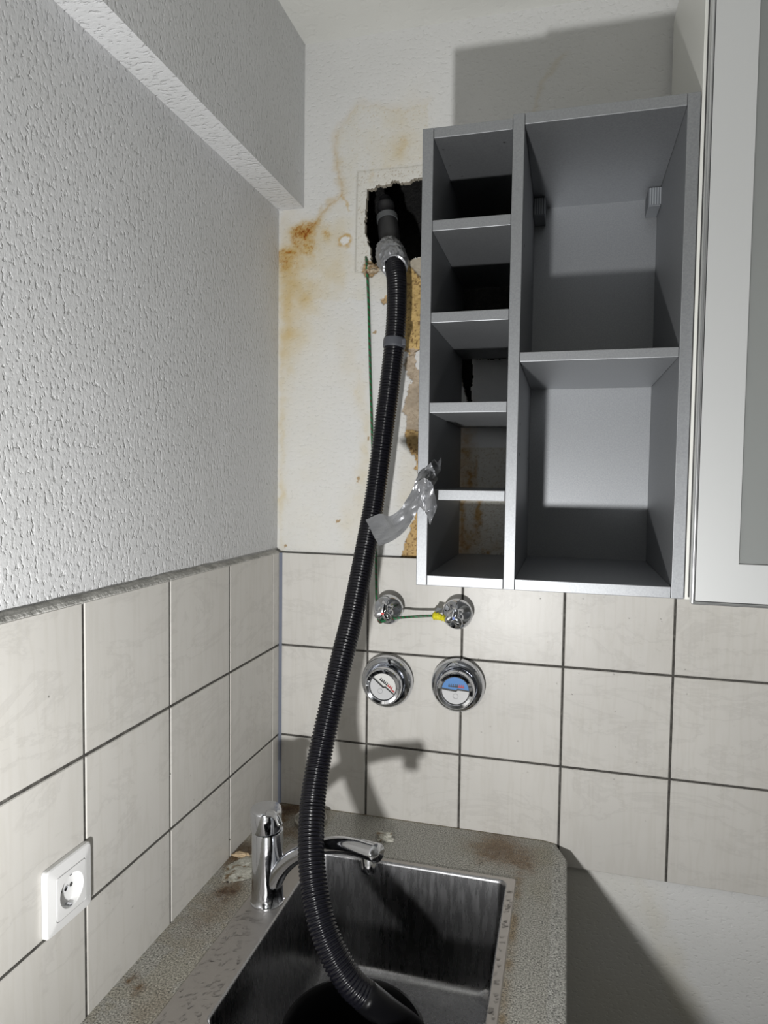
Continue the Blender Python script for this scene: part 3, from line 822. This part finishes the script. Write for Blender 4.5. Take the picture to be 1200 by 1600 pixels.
DX0, DX1, DZ0, DZ1 = 0.7700, 1.2640, 1.4498, 2.4520
DY0, DY1 = -0.3530, -0.3345
door = thing('door', (DX0, DY0, DZ0), None, None); 
for kk in ('label', 'category'):
    if kk in door: del door[kk]
door.parent = gc; door.matrix_parent_inverse = Matrix.Translation(-gc.location)
def ring_frame(name, x0, x1, z0, z1, wd, y0, y1, m, parent, bv):
    return boxes(name, [((x0, y0, z0), (x0 + wd, y1, z1)), ((x1 - wd, y0, z0), (x1, y1, z1)), ((x0 + wd, y0, z0), (x1 - wd, y1, z0 + wd)), ((x0 + wd, y0, z1 - wd), (x1 - wd, y1, z1))], m, parent, bv)
def frame2(name, x0, x1, z0, z1, wd, yb, yf, m, parent, bv=0.001):
    vs = []
    for (a, b, c, d, y) in ((x0, x1, z0, z1, yb), (x0, x1, z0, z1, yf), (x0 + wd, x1 - wd, z0 + wd, z1 - wd, yf), (x0 + wd, x1 - wd, z0 + wd, z1 - wd, yb)):
        vs += [(a, y, c), (b, y, c), (b, y, d), (a, y, d)]
    fs = []
    for k in range(4):
        l = (k + 1) % 4
        for i in range(4): j = (i + 1) % 4; fs.append((4 * k + i, 4 * k + j, 4 * l + j, 4 * l + i))
    o = fixn(mesh(name, vs, fs, m, parent)); return bevel(o, bv, 3)
def child(o): return o
frame2('edge_profile', DX0, DX1, DZ0, DZ1, 0.0042, DY1, DY0, M_ALU, door, 0.0022)
frame2('seal', DX0 + .0042, DX1 - .0042, DZ0 + .0042, DZ1 - .0042, 0.0012, DY1, DY0 + .0030, M_DARK, door, 0.0001)
frame2('frame', DX0 + .0054, DX1 - .0054, DZ0 + .0054, DZ1 - .0054, 0.0535, DY1, DY0 + .0012, M_FRAME, door, 0.0004)
box('glass_pane', (DX0 + .0585, DY0 + .0040, DZ0 + .0565), (DX1 - .0585, DY0 + .0080, DZ1 - .0585), M_FROST, door)
for o in door.children: o.matrix_parent_inverse = Matrix.Translation(-door.location)
box('door_gap_shade', (GX0 + .004, DY1, GZ0 + .004), (GX0 + .014, -0.331, GZ1 - .004), M_DARK, gc)  # dark strip set behind the door, standing in for the gap's shade

# ------------------------------------------------------------------ water meters
def meter(px, py, rot, kind, label):
    c = at(px, py, 1, -0.014); c = Vector((c.x, 0.0, c.z))
    t = thing('water_meter', c, label, 'water meter', None)
    A = (0, -1, 0)
    lathe('cover_ring', [(0.047, 0), (0.0515, 0.004), (0.0540, 0.010), (0.0545, 0.016), (0.0530, 0.023), (0.0490, 0.029), (0.0440, 0.031), (0.0415, 0.0300), (0.0400, 0.027), (0.038, 0.026)], c, A, M_CHROME, t, 96, (False, False))
    tilt = Vector((0.02, -1, 0.0)).normalized()
    lathe('housing', [(0.0385, 0.024), (0.0385, 0.046), (0.0378, 0.053), (0.0362, 0.0575), (0.0345, 0.0590), (0.0290, 0.0578), (0.0285, 0.0560), (0.0285, 0.0520)], c, tilt, M_CHROME2, t, 96, (False, False))
    yb = 0.0545
    F = c + tilt * yb
    ca, sa = math.cos(rot), math.sin(rot)
    ex = Vector((1, 0.02, 0)).normalized(); ez = Vector((0, 0, 1))
    def pt(u, v, d): u2, v2 = ca * u - sa * v, sa * u + ca * v; return F + ex * u2 + ez * v2 + tilt * d
    def plate(name, poly, d, m, par, th=0.0004):
        n = len(poly); vs = [pt(u, v, d) for u, v in poly] + [pt(u, v, d + th) for u, v in poly]
        fs = [tuple(range(n)), tuple(range(n, 2 * n))[::-1]] + [(i, (i + 1) % n, n + (i + 1) % n, n + i) for i in range(n)]
        return fixn(mesh(name, vs, fs, m, par))
    R = 0.0268
    arc = lambda a0, a1, n=40, r=R: [(r * math.cos(math.radians(a0 + (a1 - a0) * k / n)), r * math.sin(math.radians(a0 + (a1 - a0) * k / n))) for k in range(n + 1)]
    plate('bezel_dark_ring', arc(0, 357, 60, .0286), -0.0012, M_INK, t, .0002)  # black disc that shows as a dark line round the dial
    dial = plate('dial', arc(0, 357, 60), -0.0010, M_DIALGREY, t)
    up = M_DIALBLUE if kind == 'cold' else M_DIALWHITE
    h = 0.0035
    plate('upper_field', arc(4, 176) , 0, up, dial)
    zig = [(-0.0264, 0.0035), (0.0010, 0.0015), (0.0040, 0.0045), (0.0264, 0.0035), (0.0266, 0.0008), (0.0047, 0.0014), (0.0018, -0.0022), (-0.0266, 0.0002)]
    plate('divider_line', zig, 0.0007, M_INK, dial)
    for q in range(8):
        u = -0.0145 + q * 0.0040
        red = q >= 5
        mm = M_INKRED if red else M_INK
        plate('counter_digit', [(u, .0068), (u + .0038, .0068), (u + .0036, .0092), (u + .0026, .0096), (u + .0024, .0130), (u + .0008, .0130), (u + .0006, .0096), (u, .0090)], 0.0007, mm, dial, .0003)
    if kind == 'hot':
        plate('red_mark', [(0.0150, .0055), (0.0250, .0050), (0.0245, .0085), (0.0190, .0078)], 0.0007, M_INKRED, dial, .0003)
    ringp = [(0.0052 * math.cos(a), -0.011 + 0.0052 * math.sin(a)) for a in [2 * PI * k / 30 for k in range(30)]]
    vs = [pt(u + .001, v, 0.0002) for u, v in ringp] + [pt(u * .92 + .001, -0.011 + (v + .011) * .92, 0.0005) for u, v in ringp] 
    fixn(mesh('indicator_wheel', vs, [(i, (i + 1) % 30, 30 + (i + 1) % 30, 30 + i) for i in range(30)], mat('wheel_grey', (0.35, 0.35, 0.36), .5), dial))
    return t


meter(605.4, 1064, math.radians(-36), 'hot', 'left chrome water meter with a tilted white and grey dial, behind the hose')
meter(715.5, 1070, math.radians(-2), 'cold', 'right chrome water meter with a blue and grey dial')

# ------------------------------------------------------------------ stop valves
def valve(px, py, dot, label, rot0):
    c = at(px, py, 1, -0.012); c = Vector((c.x, 0.0, c.z))
    t = thing('stop_valve', c, label, 'valve')
    A = (0, -1, 0)
    R = 0.0305
    lathe('rosette', [(0.0175, 0), (0.018, 0.002), (0.018, 0.006), (0.012, 0.009)], c, A, M_CHROME, t, 72, (False, True))
    RS, DC = 0.0305, 0.0270
    prof = []
    for q in range(40):
        th = PI * (0.94 - 0.76 * q / 39)
        prof.append((RS * math.sin(th), DC + RS * 0.86 * math.cos(th)))
    prof += [(0.0160, 0.0545), (0.0160, 0.0575), (0.0172, 0.0615), (0.0190, 0.0655), (0.0198, 0.0685), (0.0192, 0.0712), (0.0170, 0.0728), (0.0110, 0.0738), (0.0045, 0.0742), (0.0002, 0.0742)]
    def rf(k, a, r, d):
        lobe = abs(math.cos(1.5 * (a - rot0))) ** 1.7
        s_ = max(0.0, min(1.0, (d - 0.040) / 0.018)); s_ = s_ * s_ * (3 - 2 * s_)
        g_ = math.exp(-((d - 0.046) / 0.010) ** 2)
        return r * (1 - s_ * 0.58 * (1 - lobe)) , d - g_ * 0.010 * (1 - lobe) * min(1, r / 0.02)
    lathe('handle', prof, c, A, M_CHROME2, t, 144, (True, True), rf)
    dd = c + Vector((0, -0.0742, 0))
    lathe('colour_dot', [(0.0028, -0.0005), (0.0028, 0.0006)], dd, A, dot, t, 24)
    return t, c


v1, c1 = valve(610, 950, M_RED, 'left chrome stop valve with a red dot, green wire tied round it', math.radians(80))
v2, c2 = valve(716.5, 957, M_BLUE, 'right chrome stop valve with a blue dot, beside the yellow tape flag', math.radians(80))

# ------------------------------------------------------------------ green wire
wpts = [P(571.5, 398, 0.020), P(573, 412, 0.004), P(574.5, 440, 0.006), P(576, 480, 0.006), P(577.5, 540, 0.006), P(579, 600, 0.005), P(581, 670, 0.003), P(583, 740, 0.002), P(585.5, 800, 0.000), P(587, 850, -0.004), P(587.5, 880, -0.008), P(588, 915, -0.015), P(588.5, 940, -0.024), P(589.5, 958, -0.030), P(593, 972, -0.034), P(600, 970, -0.040), P(612, 967, -0.055),
        P(626, 965, -0.055), P(645, 963.5, -0.045), P(665, 962.5, -0.040), P(681, 962, -0.038)]
wq, _ = catmull(wpts, 0.003)
wr = tag(sweep('green_wire', wq, 0.0026, M_WIRE, None, 12), 'thin green wire running down the wall and across to the right valve', 'wire')
# yellow tape flag with dark end
yf = thing('yellow_tape_flag', P(692, 962, -0.040), 'yellow tape flag wrapped on the wire end at the right valve', 'tape')
yl = [P(678, 962, -.038), P(684, 963, -.040), P(692, 966, -.045), P(703, 971, -.052)]
yq, _ = catmull(yl, 20)
def yr(k):
    t_ = k / 20
    return 0.0066 * (1 - t_) ** 0.8 + 0.0015 + 0.0016 * math.sin(k * 1.9)
sweep('flag', yq, yr, M_YELLOW, yf, 9, True, None, False)
lathe('wire_end', [(0.0055, -0.002), (0.0055, 0.001)], yq[0], (yq[1] - yq[0]), M_DARK, yf, 20)
vs = [P(679, 957, -.036), P(683, 949, -.036), P(692, 951, -.036), P(688, 958, -.038)]
mesh('loose_end', vs, [(0, 1, 2, 3)], M_CLAMP, yf).modifiers.new('t', 'SOLIDIFY').thickness = 0.001

# ------------------------------------------------------------------ tap
FB = Vector((0.1262, -0.3370, ZC + .002))
fc = thing('kitchen_tap', FB, 'chrome single-lever kitchen tap on the sink deck, spout behind the hose', 'tap')
lathe('body', [(0.0285, 0), (0.0285, 0.003), (0.0268, 0.005), (0.0262, 0.030), (0.0262, 0.122), (0.0258, 0.124)], FB, (0, 0, 1), M_CHROME, fc, 72)
lathe('lever_cap', [(0.0250, 0.1245), (0.0262, 0.1262), (0.0262, 0.1570), (0.0256, 0.1605), (0.0240, 0.1620), (0.004, 0.1628)], FB, (-0.02, 0.0, 1), M_CHROME, fc, 72)
# spout: in the vertical plane from body axis to tip
S0 = Vector((FB.x, FB.y)); S1 = Vector((0.352, -0.450)); dv = (S1 - S0).normalized(); nrm = Vector((dv.y, -dv.x, 0))
def onpl(px, py):
    v = FWD + RGT * ((px - 600) / FPX) - UPV * ((py - 800) / FPX)
    t_ = nrm.dot(Vector((S0.x, S0.y, 0)) - CAM) / nrm.dot(v); return CAM + v * t_
sp_ = [onpl(428, 1378), onpl(440, 1357), onpl(458, 1340), onpl(480, 1329), onpl(505, 1322), onpl(530, 1320), onpl(555, 1323), onpl(576, 1329), onpl(590, 1333)]
sq, _ = catmull(sp_, 60)
sweep('spout', sq, lambda k: 0.0145 - 0.0015 * math.sin(PI * k / 60), M_CHROME, fc, 40, True, lambda k: 1.0 - 0.12 * (k / 60))
tip = onpl(577, 1336)
lathe('aerator', [(0.011, -0.004), (0.0115, 0.004), (0.0118, 0.022), (0.0105, 0.024), (0.009, 0.0235)], tip, (0, 0, -1), M_CHROME, fc, 40)
# short lever on the cap
hv = Vector((0.55, -0.80, 0)).normalized()
lv = [P(418, 1272, -0.360), P(426, 1272, -0.366), P(433, 1278, -0.372), P(438, 1290, -0.376)]
lq, _ = catmull(lv, 16)
sweep('lever', lq, lambda k: 0.0055 - 0.0008 * k / 16, M_CHROME, fc, 24)

# ------------------------------------------------------------------ small things on the worktop
pc = at(487, 1283, 2, ZC); 
so = lathe('sink_strainer', [(0.0335, 0.0), (0.0345, 0.003), (0.0345, 0.010), (0.0325, 0.0125), (0.0295, 0.0115), (0.0285, 0.006), (0.0265, 0.004), (0.010, 0.0035)], (pc.x, pc.y - .006, ZC + .0003), (0, 0, 1), mat('dull_steel', (0.5, 0.49, 0.46), 0.3, 1.0), None, 64, (True, True))
tag(so, 'round dull steel sink strainer lying behind the hose in the worktop corner', 'strainer')

def crumb(name, c, sx, sy, sz, m, seed, label, cat, amp=0.35, sub=4):
    me = bpy.data.meshes.new(name); bm = bmesh.new(); bmesh.ops.create_icosphere(bm, subdivisions=sub, radius=1)
    for v in bm.verts:
        n_ = mnoise.fractal(v.co * 1.3 + Vector((seed, 0, 0)), 0.8, 2.2, 4)
        v.co *= 1 + amp * n_
        if v.co.z < -0.5: v.co.z = -0.5
        v.co = Vector((v.co.x * sx, v.co.y * sy, (v.co.z + 0.5) * sz))
    bm.to_mesh(me); bm.free()
    o = link(name, me, m); o.location = c; tag(o, label, cat); return o


p_ = at(602, 1310, 2, ZC); crumb('plaster_crumb', (p_.x, p_.y, ZC), 0.017, 0.015, 0.006, M_FLAKE, 3, 'yellowish white plaster crumb on the worktop behind the tap spout', 'debris', 0.6)
p_ = at(374, 1357, 2, ZC); crumb('filler_flake', (p_.x + .003, p_.y, ZC), 0.022, 0.040, 0.003, M_FLAKE, 9, 'flat flaking off-white filler on the worktop left of the tap', 'debris', 0.6, 5)
p_ = at(374, 1338, 2, ZC); crumb('wood_splinter', (p_.x + .004, p_.y, ZC + .001), 0.015, 0.007, 0.005, mat('pale_splinter', (0.55, 0.42, 0.27), .8), 5, 'small pale brown splinter against the left tiles', 'debris', 0.4)
p_ = P(579, 425, -0.002); o = crumb('plaster_lump', (p_.x, 0.004, p_.z), 0.014, 0.007, 0.010, M_CRUMB, 12, 'crumbly tan plaster lump at the bottom left corner of the wall hole', 'debris', 0.6)

# ------------------------------------------------------------------ wall socket
def socket():
    cy, cz = -0.6690, 1.0985
    t = thing('wall_socket', (0, cy, cz), 'white square power socket on the left tiles', 'socket')
    N_ = 96
    def sq(h, v, p):
        out = []
        for k in range(N_):
            a = 2 * PI * (k + .5) / N_; c, s = math.cos(a), math.sin(a)
            out.append((h * math.copysign(abs(c) ** (2 / p), c), v * math.copysign(abs(s) ** (2 / p), s)))
        return out
    def rings(name, rl, m, par, cap=False):
        vs = []; fs = []
        for pts_, x in rl:
            for i_, (a, b) in enumerate(pts_): vs.append((x if not callable(x) else x(a, b), cy + a, cz + b))
        for k in range(len(rl) - 1):
            for i in range(N_): j = (i + 1) % N_; fs.append((k * N_ + i, k * N_ + j, (k + 1) * N_ + j, (k + 1) * N_ + i))
        if cap: fs.append(tuple((len(rl) - 1) * N_ + i for i in range(N_)))
        o = fixn(mesh(name, vs, fs, m, par, True)); e_ = o.modifiers.new('e', 'EDGE_SPLIT'); e_.split_angle = 0.5; return o
    rings('frame', [(sq(.0405, .0425, 18), .0004), (sq(.0405, .0425, 18), .0060), (sq(.0390, .0410, 16), .0078), (sq(.0270, .0285, 16), .0100), (sq(.0266, .0281, 16), .0080)], M_SOCKET, t)
    circ = lambda r: [(r * math.cos(2 * PI * (k + .5) / N_), r * math.sin(2 * PI * (k + .5) / N_)) for k in range(N_)]
    ins = rings('insert', [(sq(.0262, .0277, 16), .0085), (sq(.0258, .0273, 16), .0104), (circ(.0212), .0108), (circ(.0206), .0100), (circ(.0202), .0012)], M_SOCKET, t, True)
    for s in (-1, 1):
        lathe('contact_hole', [(0.0027, 0), (0.0027, .0003)], (0.0013, cy + s * .0095, cz), (1, 0, 0), M_DARK, ins, 20)
        box('earth_clip', (0.0015, cy - .002, cz + s * .0195 - .0012), (0.0095, cy + .002, cz + s * .0195 + .0012), M_CHROME, ins, 0.0004)
    lathe('screw', [(0.0034, 0), (0.0034, .001), (.002, .0016)], (0.0013, cy, cz), (1, 0, 0), M_CHROME, ins, 20)


socket()

# ------------------------------------------------------------------ water drops
def drops(name, items, label):
    vs = []; fs = []
    for (c, n, r, el, ang, hgt) in items:
        nn = Vector(n); t1 = nn.orthogonal().normalized(); t2 = nn.cross(t1)
        if abs(nn.z) < .5: t2 = Vector((0, 0, 1)); t1 = nn.cross(t2)
        a1 = t1 * math.cos(ang) + t2 * math.sin(ang); a2 = -t1 * math.sin(ang) + t2 * math.cos(ang)
        k = len(vs); S = 10
        for ring in range(3):
            ph = ring * 0.5; rr_ = r * math.cos(ph * 0.95); hh = hgt * math.sin(ph)
            for i in range(S):
                a = 2 * PI * i / S; wob = 1 + .25 * math.sin(3 * a + k)
                vs.append(c + a1 * math.cos(a) * rr_ * el * wob + a2 * math.sin(a) * rr_ * wob + nn * (hh - 0.0001))
        vs.append(c + nn * hgt)
        for ring in range(2):
            for i in range(S): j = (i + 1) % S; fs.append((k + ring * S + i, k + ring * S + j, k + ring * S + S + j, k + ring * S + S + i))
        for i in range(S): fs.append((k + 2 * S + i, k + 2 * S + (i + 1) % S, k + 3 * S))
        fs.append(tuple(k + i for i in range(S))[::-1])
    o = fixn(mesh(name, vs, fs, M_WATER, None, True)); tag(o, label, 'water drops', None, 'stuff'); return o


R_ = random.Random(5)
it = []
for k in range(240):
    y = -0.10 - abs(R_.gauss(0, 0.22)); z = 0.93 + abs(R_.gauss(0.06, 0.14))
    if z < 1.4 and y > -.8 and not (-.72 < y < -.62 and z < 1.15): it.append((Vector((0.0, y, z)), (1, 0, 0), R_.uniform(.0006, .0016), 1, 0, R_.uniform(.0004, .0008)))
drops('water_drops', it, 'fine water drops on the left wall tiles near the tap')
it = []
for k in range(170):
    y = -0.36 - R_.random() * 0.27; x = R_.uniform(SX0 + .006, BX0 - .006)
    it.append((Vector((x, y, ZC + .002)), (0, 0, 1), R_.uniform(.0008, .0024), R_.uniform(1, 3), R_.uniform(-.9, .9), R_.uniform(.0005, .0011)))
for k in range(60):
    y = R_.uniform(-.62, -.19); x = R_.uniform(BX1 + .004, SX1 - .004)
    it.append((Vector((x, y, ZC + .002)), (0, 0, 1), R_.uniform(.0010, .0032), R_.uniform(1, 1.8), R_.uniform(-1, 1), R_.uniform(.0006, .0013)))
drops('water_drops', it, 'water drops lying on the steel sink flange')
it = []
for (px, py) in [(693, 233), (768, 228), (788, 222), (781, 237), (703, 258), (722, 275), (783, 229)]:
    p_ = at(px, py, 2, 2.1345); it.append((p_, (0, 0, -1), .0018, 1, 0, .0014))
drops('water_drops', it, 'water drops hanging under the top panel of the narrow rack')
it = []
for k in range(120):
    x = R_.uniform(0.42, 0.86); z = R_.uniform(.93, 1.44)
    it.append((Vector((x, 0.0, z)), (0, -1, 0), R_.uniform(.0005, .0013), 1, 0, R_.uniform(.0003, .0007)))
drops('water_drops', it, 'fine water drops on the back wall tiles right of the meters')
